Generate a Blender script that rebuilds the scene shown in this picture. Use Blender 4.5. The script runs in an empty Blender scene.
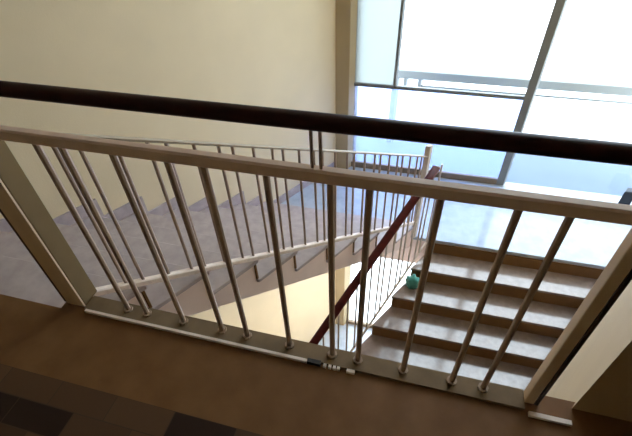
import bpy, bmesh, math, random
from mathutils import Vector, Matrix
random.seed(4)
C = bpy.context.scene.collection
PHI = 0.5139
TP, CP = math.sin(PHI), math.cos(PHI)
D = Vector((TP, CP, 0)); ND = Vector((CP, -TP, 0))
def at(u, v, z=0.0): return Vector((u + v*TP, v*CP, z))      # the stairwell is a parallelogram in plan

# ------------------------------------------------------------------ main sizes
XL, XB, XA, XR = -2.76, -1.1325, -0.945, 0.74   # left wall, open edge of upper flight, open edge of lower flight, right wall
R, G = 0.1717, 0.3173                            # upper flight riser / going
RA, GA = 0.1742, 0.2978                          # lower flight
V0 = -0.05                                       # upper floor nosing
ZL = -1.718; VL = 2.81; W = 4.082                # half landing level, its edge, the glazed wall
ZF2 = ZL - 10*RA; ZL2 = ZF2 - 10*R               # storey below
TOP = 2.75

# ------------------------------------------------------------------ materials
def mat(name, col, rough=0.6, metal=0.0, noise=0.0, nscale=20, col2=None, bump=0.0, bscale=120, spec=0.5):
    m = bpy.data.materials.new(name); m.use_nodes = True
    nt = m.node_tree; b = nt.nodes['Principled BSDF']
    b.inputs['Base Color'].default_value = (*col, 1); b.inputs['Roughness'].default_value = rough
    b.inputs['Metallic'].default_value = metal; b.inputs['Specular IOR Level'].default_value = spec
    tc = nt.nodes.new('ShaderNodeTexCoord')
    if noise or col2:
        n = nt.nodes.new('ShaderNodeTexNoise'); n.inputs['Scale'].default_value = nscale; n.inputs['Detail'].default_value = 6
        nt.links.new(tc.outputs['Object'], n.inputs['Vector'])
        r = nt.nodes.new('ShaderNodeValToRGB')
        c2 = col2 or tuple(c*(1-noise) for c in col)
        r.color_ramp.elements[0].color = (*c2, 1); r.color_ramp.elements[1].color = (*col, 1)
        r.color_ramp.elements[0].position = .35; r.color_ramp.elements[1].position = .65
        nt.links.new(n.outputs['Fac'], r.inputs['Fac']); nt.links.new(r.outputs['Color'], b.inputs['Base Color'])
    if bump:
        n2 = nt.nodes.new('ShaderNodeTexNoise'); n2.inputs['Scale'].default_value = bscale
        nt.links.new(tc.outputs['Object'], n2.inputs['Vector'])
        bp = nt.nodes.new('ShaderNodeBump'); bp.inputs['Strength'].default_value = bump; bp.inputs['Distance'].default_value = .01
        nt.links.new(n2.outputs['Fac'], bp.inputs['Height']); nt.links.new(bp.outputs['Normal'], b.inputs['Normal'])
    return m
M = {}
M['wall'] = mat('cream_wall_paint', (.76, .64, .43), .75, noise=.04, nscale=3, bump=.08)
M['pilaster'] = mat('tan_pilaster_paint', (.50, .40, .24), .7, noise=.05, nscale=4)
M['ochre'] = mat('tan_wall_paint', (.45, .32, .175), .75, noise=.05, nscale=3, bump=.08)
M['back'] = mat('warm_bounce_wall_paint', (.58, .42, .22), .75, noise=.04, nscale=3)  # walls out of view, colour warmed to send golden bounce light into the shadows
M['ceiling'] = mat('ceiling_paint', (.55, .50, .40), .8)
M['step'] = mat('brown_grey_marble', (.32, .255, .225), .10, col2=(.26, .20, .17), nscale=14, spec=.85)
M['marble'] = mat('grey_marble', (.52, .45, .46), .2, col2=(.44, .375, .39), nscale=14)
M['landing'] = mat('sky_tinted_marble', (.46, .52, .60), .11, col2=(.38, .44, .52), nscale=9, spec=.5)  # landing marble, with the blue of the sky mixed into its base colour
M['riser'] = mat('brown_shaded_riser', (.21, .10, .028), .6, noise=.15, nscale=10)  # riser brown, darkened to carry the shade on the backlit faces
M['string'] = mat('pink_string_plaster', (.86, .70, .64), .7, noise=.06, nscale=6, bump=.05)
M['metal'] = mat('beige_railing_paint', (.76, .56, .45), .45, noise=.08, nscale=30)
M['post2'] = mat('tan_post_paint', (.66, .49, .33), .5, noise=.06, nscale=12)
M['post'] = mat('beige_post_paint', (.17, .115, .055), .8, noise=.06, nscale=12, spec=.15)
M['bar'] = mat('brown_baluster_paint', (.37, .265, .19), .45, noise=.1, nscale=40)
M['pale'] = mat('pale_metal_paint', (.62, .54, .47), .45, noise=.1, nscale=25)
M['thin'] = mat('taupe_baluster_paint', (.42, .32, .26), .45, noise=.1, nscale=40)
M['toprail'] = mat('beige_rail_paint', (.40, .33, .25), .5, noise=.08, nscale=25)
M['plate'] = mat('worn_base_paint', (.22, .15, .088), .8, noise=.15, nscale=20, spec=.2)
M['white'] = mat('white_worn_paint', (.86, .74, .66), .5, noise=.12, nscale=30)
M['black'] = mat('black_rubber', (.012, .01, .01), .6)
M['darkstrip'] = mat('dark_brown', (.05, .025, .015), .5)  # thin dark brown strips tracing the dark lines beside the end posts
M['wood'] = mat('dark_varnished_wood', (.030, .006, .005), .45, col2=(.02, .004, .0035), nscale=25, spec=.1)
M['redwood'] = mat('red_varnished_wood', (.095, .012, .010), .45, col2=(.06, .008, .007), nscale=25, spec=.2)
M['grey'] = mat('grey_aluminium', (.20, .215, .225), .45)
M['bronze'] = mat('brown_frame_paint', (.26, .195, .13), .5)
M['outrail'] = mat('pale_blue_rail_paint', (.42, .46, .48), .5)
M['outground'] = mat('pale_concrete', (.72, .72, .72), .9, noise=.05, nscale=1)
M['outtile'] = mat('blue_grey_balcony_tile', (.085, .125, .20), .6, noise=.05, nscale=2)
M['teal'] = mat('teal_plastic', (.10, .42, .36), .35, noise=.2, nscale=25)
M['dark'] = mat('dark_blue_plastic', (.02, .03, .05), .5)

def glass(name, tint, frost):
    m = bpy.data.materials.new(name); m.use_nodes = True; nt = m.node_tree; nt.nodes.clear()
    o = nt.nodes.new('ShaderNodeOutputMaterial')
    tr = nt.nodes.new('ShaderNodeBsdfTransparent'); tr.inputs['Color'].default_value = (*tint, 1)
    if frost:
        tl = nt.nodes.new('ShaderNodeBsdfTranslucent'); tl.inputs['Color'].default_value = (*tint, 1)
        mx = nt.nodes.new('ShaderNodeMixShader'); mx.inputs['Fac'].default_value = frost
        nt.links.new(tr.outputs[0], mx.inputs[1]); nt.links.new(tl.outputs[0], mx.inputs[2]); base = mx
    else: base = tr
    gl = nt.nodes.new('ShaderNodeBsdfGlossy'); gl.inputs['Roughness'].default_value = .05 if not frost else .3
    lw = nt.nodes.new('ShaderNodeLayerWeight'); lw.inputs['Blend'].default_value = .5
    pw = nt.nodes.new('ShaderNodeMath'); pw.operation = 'POWER'; pw.inputs[1].default_value = 4; nt.links.new(lw.outputs['Facing'], pw.inputs[0])
    fr = nt.nodes.new('ShaderNodeMath'); fr.operation = 'MULTIPLY_ADD'; fr.inputs[1].default_value = .4; fr.inputs[2].default_value = .03
    nt.links.new(pw.outputs[0], fr.inputs[0])
    m2 = nt.nodes.new('ShaderNodeMixShader')
    nt.links.new(fr.outputs[0], m2.inputs['Fac']); nt.links.new(base.outputs[0], m2.inputs[1]); nt.links.new(gl.outputs[0], m2.inputs[2])
    nt.links.new(m2.outputs[0], o.inputs['Surface'])
    return m
M['clear'] = glass('clear_glass', (.97, .985, .98), 0)
M['frost'] = glass('frosted_blue_glass', (.64, .72, .95), .15)
M['milky'] = glass('milky_panel_glass', (.42, .44, .43), .8)

def floor_mat():
    m = bpy.data.materials.new('mosaic_tile_floor'); m.use_nodes = True; nt = m.node_tree; b = nt.nodes['Principled BSDF']
    L = nt.links.new; N = nt.nodes.new
    b.inputs['Roughness'].default_value = .5; b.inputs['Specular IOR Level'].default_value = .3
    tc = N('ShaderNodeTexCoord'); mp = N('ShaderNodeMapping'); L(tc.outputs['Object'], mp.inputs['Vector'])
    mp.inputs['Location'].default_value = (0.05, .302, 0)
    br = N('ShaderNodeTexBrick'); L(mp.outputs['Vector'], br.inputs['Vector'])
    br.offset = .5; br.squash = 1; br.inputs['Scale'].default_value = 1
    br.inputs['Brick Width'].default_value = .215; br.inputs['Row Height'].default_value = .085
    br.inputs['Mortar Size'].default_value = .0015; br.inputs['Bias'].default_value = -.1
    br.inputs['Color1'].default_value = (.018, .006, .003, 1); br.inputs['Color2'].default_value = (.13, .066, .032, 1)
    br.inputs['Mortar'].default_value = (.06, .035, .02, 1)
    ns = N('ShaderNodeTexNoise'); ns.inputs['Scale'].default_value = 9; ns.inputs['Detail'].default_value = 5; L(tc.outputs['Object'], ns.inputs['Vector'])
    rp = N('ShaderNodeValToRGB'); L(ns.outputs['Fac'], rp.inputs['Fac'])
    rp.color_ramp.elements[0].color = (.16, .070, .024, 1); rp.color_ramp.elements[1].color = (.20, .094, .035, 1)
    rp.color_ramp.elements[0].position = .35; rp.color_ramp.elements[1].position = .65
    sp = N('ShaderNodeSeparateXYZ'); L(tc.outputs['Object'], sp.inputs['Vector'])
    gt = N('ShaderNodeMath'); gt.operation = 'GREATER_THAN'; gt.inputs[1].default_value = -.302; L(sp.outputs['Y'], gt.inputs[0])
    mx = N('ShaderNodeMix'); mx.data_type = 'RGBA'
    L(gt.outputs[0], mx.inputs['Factor']); L(br.outputs['Color'], mx.inputs['A']); L(rp.outputs['Color'], mx.inputs['B'])
    L(mx.outputs['Result'], b.inputs['Base Color'])
    return m
M['floor'] = floor_mat()

# ------------------------------------------------------------------ object helpers
def build(name, parts, m, parent=None, origin=None, smooth=False, bevel=0.0):
    """parts: list of (verts, faces) in world space -> ONE mesh object."""
    bm = bmesh.new()
    for vs, fs in parts:
        bv = [bm.verts.new(v) for v in vs]
        for f in fs: bm.faces.new([bv[i] for i in f])
    bmesh.ops.recalc_face_normals(bm, faces=bm.faces)
    if bevel: bmesh.ops.bevel(bm, geom=list(bm.edges), offset=bevel, segments=2, affect='EDGES', profile=.5)
    if parent is not None: off = world_loc(parent)
    elif origin is not None: off = Vector(origin)
    else: off = Vector((0, 0, 0))
    bmesh.ops.translate(bm, verts=bm.verts, vec=-off)
    me = bpy.data.meshes.new(name); bm.to_mesh(me); bm.free(); me.materials.append(m)
    if smooth:
        for p in me.polygons: p.use_smooth = True
    o = bpy.data.objects.new(name, me); C.objects.link(o)
    if parent is not None: o.parent = parent
    else: o.location = off
    return o
def world_loc(o):
    l = Vector((0, 0, 0))
    while o is not None: l += o.location; o = o.parent
    return l
def thing(name, label, cat, loc):
    o = bpy.data.objects.new(name, None); C.objects.link(o); o.location = loc; o.empty_display_size = .1
    o['label'] = label; o['category'] = cat
    return o
def tag(o, label, cat): o['label'] = label; o['category'] = cat; return o
def struct(name, parts, m, bevel=0.0, parent=None):
    o = build(name, parts, m, parent=parent, bevel=bevel); o['kind'] = 'structure'; return o
QF = [(0, 1, 2, 3), (7, 6, 5, 4), (0, 4, 5, 1), (1, 5, 6, 2), (2, 6, 7, 3), (3, 7, 4, 0)]
def sbox(u0, u1, v0, v1, z0, z1):                     # box along the stairwell directions
    b = [at(u0, v0), at(u1, v0), at(u1, v1), at(u0, v1)]
    return ([Vector((p.x, p.y, z0)) for p in b] + [Vector((p.x, p.y, z1)) for p in b], QF)
def wbox(x0, x1, y0, y1, z0, z1):                     # box along world axes
    b = [(x0, y0), (x1, y0), (x1, y1), (x0, y1)]
    return ([Vector((*p, z0)) for p in b] + [Vector((*p, z1)) for p in b], QF)
def poly(pts, z0, z1):
    n = len(pts)
    vs = [Vector((p[0], p[1], z0)) for p in pts] + [Vector((p[0], p[1], z1)) for p in pts]
    return (vs, [tuple(range(n)), tuple(range(2*n-1, n-1, -1))] + [(i, (i+1) % n, n+(i+1) % n, n+i) for i in range(n)])
def profile(vz, u0, u1):                              # polygon in (v,z) extruded across the flight
    n = len(vz)
    vs = [at(u0, v, z) for v, z in vz] + [at(u1, v, z) for v, z in vz]
    return (vs, [tuple(range(n)), tuple(range(2*n-1, n-1, -1))] + [(i, (i+1) % n, n+(i+1) % n, n+i) for i in range(n)])
def sweep(pts, w, h, n=0):                            # section w wide (horizontal) h tall, n>0: rounded with n sides
    pts = [Vector(p) for p in pts]; rings = []; vs = []; fs = []
    if n: sec = [(w/2*math.cos(2*math.pi*i/n), h/2*math.sin(2*math.pi*i/n)) for i in range(n)]
    else:
        c = min(w, h)*.18
        sec = [(-w/2+c, -h/2), (w/2-c, -h/2), (w/2, -h/2+c), (w/2, h/2-c), (w/2-c, h/2), (-w/2+c, h/2), (-w/2, h/2-c), (-w/2, -h/2+c)]
    k = len(sec)
    for i, p in enumerate(pts):
        t = (pts[min(i+1, len(pts)-1)] - pts[max(i-1, 0)]).normalized()
        ref = Vector((0, 0, 1)) if abs(t.z) < .95 else Vector((0, 1, 0))
        s = t.cross(ref).normalized(); up = s.cross(t).normalized()
        for a, b in sec: vs.append(p + s*a + up*b)
    for i in range(len(pts)-1):
        for j in range(k):
            fs.append((i*k+j, i*k+(j+1) % k, (i+1)*k+(j+1) % k, (i+1)*k+j))
    fs.append(tuple(range(k))); fs.append(tuple(range(len(pts)*k-1, (len(pts)-1)*k-1, -1)))
    return (vs, fs)
def rod(p, z0, z1, d, foot=0.0):
    parts = [sweep([(p.x, p.y, z0), (p.x, p.y, z1)], d, d, 8)]
    if foot: parts.append(sweep([(p.x, p.y, z0), (p.x, p.y, z0+.007)], foot, foot, 10))
    return parts

# ------------------------------------------------------------------ the setting
YB = -2.6
def lx(y, u): return u + y*TP/CP                       # x on a line of constant u
ye = V0*CP
# upper floor slab with its tile pattern, edge at the railing
struct('floor', [poly([(lx(YB, XL), YB), (2.0, YB), (2.0, .036), (XB, .036), (XB, ye+.0), (lx(ye, XL), ye)], -.20, 0)], M['floor'])
struct('ceiling', [poly([(lx(YB, XL)-.1, YB-.1), (2.1+.2, YB-.1), (2.1+2.4, W*CP+.1), (lx(W*CP, XL)-.1, W*CP+.1)], TOP, TOP+.15)], M['ceiling'])
struct('wall_left', [sbox(XL-.18, XL, YB/CP-.1, W+.1, ZL2-.3, TOP)], M['wall'])
struct('wall_right', [sbox(XR, XR+.10, .014, W+.1, ZL2-.3, TOP)], M['ochre'])
struct('wall_end', [wbox(XR+.105, 2.2, .012, .10, ZF2-.2, TOP)], M['ochre'])
struct('wall_landing', [wbox(2.0, 2.2, YB-.1, .012, ZF2-.2, TOP)], M['back'])
struct('wall_back', [wbox(lx(YB, XL)-.2, 2.2, YB-.18, YB, ZF2-.2, TOP)], M['back'])
struct('floor_storey', [poly([(lx(YB, XL), YB), (2.0, YB), (2.0, .3), (lx(.3, XA), .3), (lx(ye, XA), ye), (lx(ye, XL), ye)], ZF2-.2, ZF2)], M['floor'])
struct('wall_lower', [wbox(-2.9, XR+.1, -.25, -.06, ZL2-.3, ZF2-.2)], M['wall'])
struct('trim_1', [sbox(XL, -2.61, W-.10, W+.06, ZL2-.2, TOP)], M['pilaster'], bevel=.006)
# half landings
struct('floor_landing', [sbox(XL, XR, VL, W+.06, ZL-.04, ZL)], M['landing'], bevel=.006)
struct('wall_beam', [sbox(XL, XR, VL+.012, W+.06, ZL-.40, ZL-.04)], M['string'])
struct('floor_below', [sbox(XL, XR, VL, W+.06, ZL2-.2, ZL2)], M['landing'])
# stepped skirting along the left wall
sk = []
for k in range(1, 10): sk.append(sbox(XL, XL+.012, V0+(k-1)*G, V0+k*G, -k*R, -k*R+.11))
for k in range(0, 9): sk.append(sbox(XL, XL+.012, V0+k*G, V0+k*G+.10, -(k+1)*R+.11, -k*R+.11))
sk.append(sbox(XL, XL+.012, VL, W-.1, ZL, ZL+.10))
struct('baseboard_left', sk, M['marble'])
sk = [sbox(XR-.014, XR, VL, W, ZL, ZL+.10)]
for k in range(1, 10): sk.append(sbox(XR-.014, XR, VL-k*GA, VL-(k-1)*GA, ZL-k*RA, ZL-k*RA+.22))
struct('baseboard_right', sk, M['marble'])

# ------------------------------------------------------------------ stair flights
def flight_up_left(z0, label, name='stair_flight'):
    """flight that drops away from the viewer along the left wall"""
    t = thing(name, label, 'staircase', at((XL+XB)/2, VL, z0-10*R))
    pts = [(V0, z0-.03)]
    for k in range(0, 10):
        v = V0+k*G
        if k: pts.append((v, z0-k*R-.03))
        pts.append((v, z0-(k+1)*R-.03))
    v9 = V0+9*G
    sof = .325
    zs = lambda v: z0 - (v-V0)*R/G - sof
    pts[-1] = (v9, z0-10*R-.03)
    pts += [(v9, zs(v9)), (V0, zs(V0))]
    build('string_body', [profile(pts, XL+.013, XB-.016)], M['string'], t)
    for k in range(1, 10):
        build('tread', [sbox(XL+.013, XB+.002, V0+(k-1)*G-.0, V0+k*G+.022, z0-k*R-.03, z0-k*R)], M['marble'], t, bevel=.005)
    for k in range(0, 10):
        e = -.0125 if k == 9 else 0
        build('riser', [sbox(XL+.013, XB-.009, V0+k*G+.0005, V0+k*G+.012, z0-(k+1)*R+.0005, z0-k*R-.0305)], M['riser'], t)
    return t
flight_up_left(0, 'marble flight along the cream left wall, seen from its open zigzag side')
flight_up_left(ZF2, 'lower flight deep in the stairwell beside the cream wall, under the left flight')
def flight_down_right():
    t = thing('stair_flight', 'wide flight of marble steps with brown risers climbing to the bright landing', 'staircase', at((XA+XR)/2, VL-9*GA, ZF2))
    pts = [(VL, ZL-.40)]
    pts.append((VL, ZL-.045))
    pts.append((VL, ZL-RA-.03))
    for k in range(1, 10):
        v = VL-k*GA
        pts.append((v, ZL-k*RA-.03)); pts.append((v, ZL-(k+1)*RA-.03 if k < 9 else ZF2))
    pts.append((VL-9*GA+.5, ZF2))
    build('string_body', [profile(pts, XA, XR-.015)], M['string'], t)
    for k in range(1, 10):
        build('tread', [sbox(XA-.012, XR-.015, VL-k*GA-.022, VL-(k-1)*GA, ZL-k*RA-.03, ZL-k*RA)], M['step'], t, bevel=.005)
    for k in range(0, 10):
        zt = ZL-k*RA-(.0405 if k == 0 else .0305)
        build('riser', [sbox(XA-.004, XR-.015, VL-k*GA-.012, VL-k*GA-.0005, max(ZL-(k+1)*RA+.0005, ZF2), zt)], M['riser'], t)
    return t
flight_down_right()

# ------------------------------------------------------------------ front railing
ft = thing('guard_railing', 'beige metal guard railing with dark wooden handrail across the foreground floor edge', 'railing', (-.2, 0, 0))
HM, HH = .80, .9333
build('wood_handrail', [sweep([(-1.25+i*.3, 0, HH) for i in range(7)] + [(XR-.01, 0, HH)], .046, .036, 14)], M['wood'], ft, smooth=True)['label'] = 'dark varnished wooden handrail'
build('metal_rail', [sweep([(-1.12, 0, HM), (XR-.01, 0, HM)], .028, .036)], M['metal'], ft)
BX = [-.851, -.768, -.6106, -.4514, -.3507, -.1882, -.0302, .0606, .2163, .3761, .4755]
for x in BX:
    b = build('baluster', rod(Vector((x, .008, 0)), .012, HM-.014, .0185), M['bar'], ft)
    build('foot_collar', rod(Vector((x, .008, 0)), .012, .019, .034), M['bar'], b)
for x in (-.070, -.050):
    build('handrail_bracket', rod(Vector((x, 0, 0)), HM+.017, HH-.012, .0085), M['bar'], ft)
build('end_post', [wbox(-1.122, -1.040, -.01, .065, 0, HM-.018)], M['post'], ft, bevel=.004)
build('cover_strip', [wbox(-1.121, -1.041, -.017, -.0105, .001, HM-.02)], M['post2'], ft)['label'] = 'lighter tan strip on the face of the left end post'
build('dark_strip', [wbox(-1.142, -1.124, -.012, .012, 0, HM-.05)], M['darkstrip'], ft)['label'] = 'thin dark brown strip beside the left end post'
build('end_post', [wbox(.602, .632, -.004, .030, 0, HM-.018)], M['post2'], ft, bevel=.003)
build('dark_strip', [wbox(.634, .645, -.004, .012, 0, HM-.018)], M['darkstrip'], ft)['label'] = 'thin dark brown strip beside the right end post'
build('base_plate', [wbox(-1.03, .601, -.030, .034, 0, .012)], M['plate'], ft)
build('white_edge_strip', [wbox(-1.02, -.112, -.040, -.030, 0, .014)], M['white'], ft)['label'] = 'worn white strip along the base'
build('black_tape', [wbox(-.110, -.062, -.041, -.026, 0, .016)], M['black'], ft)['label'] = 'short black patch on the base'
for x0, x1 in ((-.052, -.042), (-.034, -.024), (-.018, -.008), (-.004, .006), (.030, .058)):
    build('paint_fleck', [wbox(x0, x1, -.042, -.031, 0, .013)], M['white'], ft)['label'] = 'white fleck of worn paint'
build('end_strip', [wbox(.612, XR-.006, -.048, -.034, 0, .012)], M['white'], ft)['label'] = 'short white strip at the right end'

# ------------------------------------------------------------------ railing of the left flight
bt = thing('stair_railing', 'thin pale railing descending along the open edge of the left flight', 'railing', at(XB+.02, VL, ZL))
zn = lambda v: -(v-V0)*R/G
UB = XB+.001
def linepts(u, v0, v1, off, f): return [at(u, v0, f(v0)+off), at(u, v1, f(v1)+off)]
build('metal_rail', [sweep(linepts(UB, .12, VL-.02, .817, zn), .026, .011)], M['toprail'], bt)
build('bottom_rail', [sweep(linepts(UB, .03, VL-.02, .035, zn), .030, .034)], M['white'], bt)
bv = [.219]
for i in range(100):
    s = (.071, .116, .116)[i % 3]
    if bv[-1]+s > VL-.06: break
    bv.append(bv[-1]+s)
for v in bv:
    p = at(UB, v)
    build('baluster', rod(p, zn(v)+.05, zn(v)+.811, .016), M['thin'], bt)
build('newel_post', [sbox(UB-.022, UB+.022, VL-.022, VL+.022, ZL+.0, ZL+1.10)], M['pale'], bt, bevel=.004)

# ------------------------------------------------------------------ railing of the right flight
at_ = thing('stair_railing', 'dense railing with sloping reddish wooden handrail beside the right-hand flight', 'railing', at(XA-.03, VL, ZL))
za = lambda v: ZL - (VL-v)*RA/GA
UA = XA-.026
hp = [at(UA, .1+i*.2, za(.1+i*.2)+1.065) for i in range(13)] + [at(UA, 2.66, za(2.66)+1.065)]
build('wood_handrail', [sweep(hp, .072, .045, 12)], M['redwood'], at_, smooth=True)['label'] = 'reddish varnished wooden handrail'
build('metal_rail', [sweep(linepts(UA, .1, 2.70, 1.028, za), .034, .012)], M['pale'], at_)
build('bottom_rail', [sweep(linepts(UA, .1, 2.79, .03, za), .014, .036)], M['white'], at_)
v = .14; i = 0
while v < 2.76:
    build('baluster', rod(at(UA, v), za(v)+.045, min(za(v), za(2.70))+1.024, .016), M['pale'], at_)
    v += (.071, .116, .116)[i % 3]; i += 1

# ------------------------------------------------------------------ glazed wall
def frame(name, parts, m, parent): return build(name, parts, m, parent, bevel=.003)
ML, MR = -.886, -.808
w1 = bpy.data.objects.new('window_1', None); C.objects.link(w1); w1.location = at(-1.7, W, ZL); w1['kind'] = 'structure'
frame('bottom_frame', [sbox(-2.61, ML, W-.03, W+.03, ZL+.0, ZL+.075)], M['bronze'], w1)
frame('transom', [sbox(-2.61, ML, W-.02, W+.02, -.660, -.622)], M['grey'], w1)
frame('window_stile', [sbox(-2.192, -2.166, W-.02, W+.02, -.627, TOP)], M['grey'], w1)
frame('mullion', [sbox(ML, MR, W-.035, W+.035, ZL, TOP)], M['grey'], w1)
build('frosted_pane', [sbox(-2.61, ML, W-.003, W+.003, ZL+.075, -.655)], M['frost'], w1)
build('milky_pane', [sbox(-2.61, -2.192, W-.003, W+.003, -.627, TOP)], M['milky'], w1)
build('clear_pane', [sbox(-2.166, ML, W-.003, W+.003, -.627, TOP)], M['clear'], w1)
d1 = bpy.data.objects.new('door_1', None); C.objects.link(d1); d1.location = at(0, W, ZL); d1['kind'] = 'structure'
build('door_pane', [sbox(MR, XR-.05, W-.003, W+.003, ZL+.012, TOP)], M['clear'], d1)
frame('door_jamb', [sbox(XR-.05, XR, W-.03, W+.03, ZL, TOP)], M['grey'], d1)
w2 = bpy.data.objects.new('window_2', None); C.objects.link(w2); w2.location = at(-1.7, W, ZL2); w2['kind'] = 'structure'
frame('bottom_frame', [sbox(-2.61, XR, W-.03, W+.03, ZL2, ZL2+.075)], M['bronze'], w2)
frame('mullion', [sbox(ML, MR, W-.035, W+.035, ZL2+.075, ZL-.40)], M['grey'], w2)
build('pane', [sbox(-2.61, ML, W-.003, W+.003, ZL2+.075, ZL-.40), sbox(MR, XR, W-.003, W+.003, ZL2+.075, ZL-.40)], M['clear'], w2)

# ------------------------------------------------------------------ outside
struct('floor_outside', [sbox(-30, 30, W+.3, 60, -9.2, -9)], M['outground'])
struct('floor_balcony', [sbox(-4.2, 1.6, W+.07, W+1.0, ZL-.22, ZL-.03)], M['outtile'])
br = thing('balcony_railing', 'pale grey balcony railing outside behind the glazed wall', 'railing', at(-1.3, W+.8, ZL-.03))
VO = W+.8
build('top_rail', [sweep([at(-2.66, VO, -.785), at(1.5, VO, -.785)], .06, .11)], M['outrail'], br)
build('lower_rail', [sweep([at(-2.34, VO, -.925), at(1.5, VO, -.925)], .02, .024)], M['outrail'], br)
for u in (-2.62, 1.45):
    build('rail_post', [sbox(u-.03, u+.03, VO-.03, VO+.03, ZL-.03, -.828)], M['outrail'], br)
for u in (-2.5, -2.33):
    build('rail_bracket', [sbox(u-.018, u+.018, VO-.02, VO+.02, -.945, -.828)], M['outrail'], br)

# ------------------------------------------------------------------ small things
vs = []; bm = bmesh.new(); bmesh.ops.create_icosphere(bm, subdivisions=3, radius=1)
for q in bm.verts:
    n = q.co.copy(); k = 1 + .16*math.sin(7*n.x+3*n.y)+.12*math.sin(9*n.z+5*n.x)
    q.co = Vector((n.x*.07*k, n.y*.055*k, max(n.z*.09*k, -.061)))
pb = at(XA+.075, 2.40, ZL-2*RA+.062)
vb = [q.co+pb for q in bm.verts]; fb = [tuple(q.index for q in f.verts) for f in bm.faces]; bm.free()
tag(build('plastic_bag', [(vb, fb)], M['teal'], origin=pb-Vector((0, 0, .061)), smooth=True), 'small crumpled teal bag at the left end of a step under the landing edge', 'bag')
pd = at(.46, W-.14, ZL)
tag(build('door_stop', [sbox(.415, .53, W-.20, W-.09, ZL, ZL+.22)], M['dark'], origin=pd, bevel=.012), 'small dark block on the bright landing at the far right of the glazed door', 'doorstop')

# ------------------------------------------------------------------ light
w = bpy.data.worlds.new('sky'); bpy.context.scene.world = w; w.use_nodes = True
bg = w.node_tree.nodes['Background']; bg.inputs['Color'].default_value = (.76, .88, 1.0, 1); bg.inputs['Strength'].default_value = 6.0
sd = bpy.data.lights.new('sun', 'SUN'); sd.energy = 2; sd.angle = .02; sd.color = (1, .95, .87)
so = bpy.data.objects.new('sun', sd); C.objects.link(so)
so.rotation_euler = Vector((.35, .55, -.75)).to_track_quat('-Z', 'Y').to_euler(); so.location = (0, -3, 9)

# ------------------------------------------------------------------ camera
cd = bpy.data.cameras.new('camera'); co = bpy.data.objects.new('camera', cd); C.objects.link(co)
cd.sensor_width = 36; cd.sensor_fit = 'HORIZONTAL'; cd.lens = 419.24*36/632; cd.clip_start = .02
ya, pi, ro = -.2853, .74, -.0426
fw = Vector((math.sin(ya)*math.cos(pi), math.cos(ya)*math.cos(pi), -math.sin(pi)))
rt = Vector((math.cos(ya), -math.sin(ya), 0)); up = rt.cross(fw)
r2 = rt*math.cos(ro)+up*math.sin(ro); u2 = -rt*math.sin(ro)+up*math.cos(ro)
mx = Matrix((r2, u2, -fw)).transposed().to_4x4(); mx.translation = Vector((.1496, -.7371, 1.3658))
co.matrix_world = mx
sc = bpy.context.scene; sc.camera = co
sc.view_settings.view_transform = 'Standard'; sc.view_settings.look = 'None'
sc.view_settings.gamma = 1; sc.view_settings.use_curve_mapping = False
sc.view_settings.exposure = 0.45
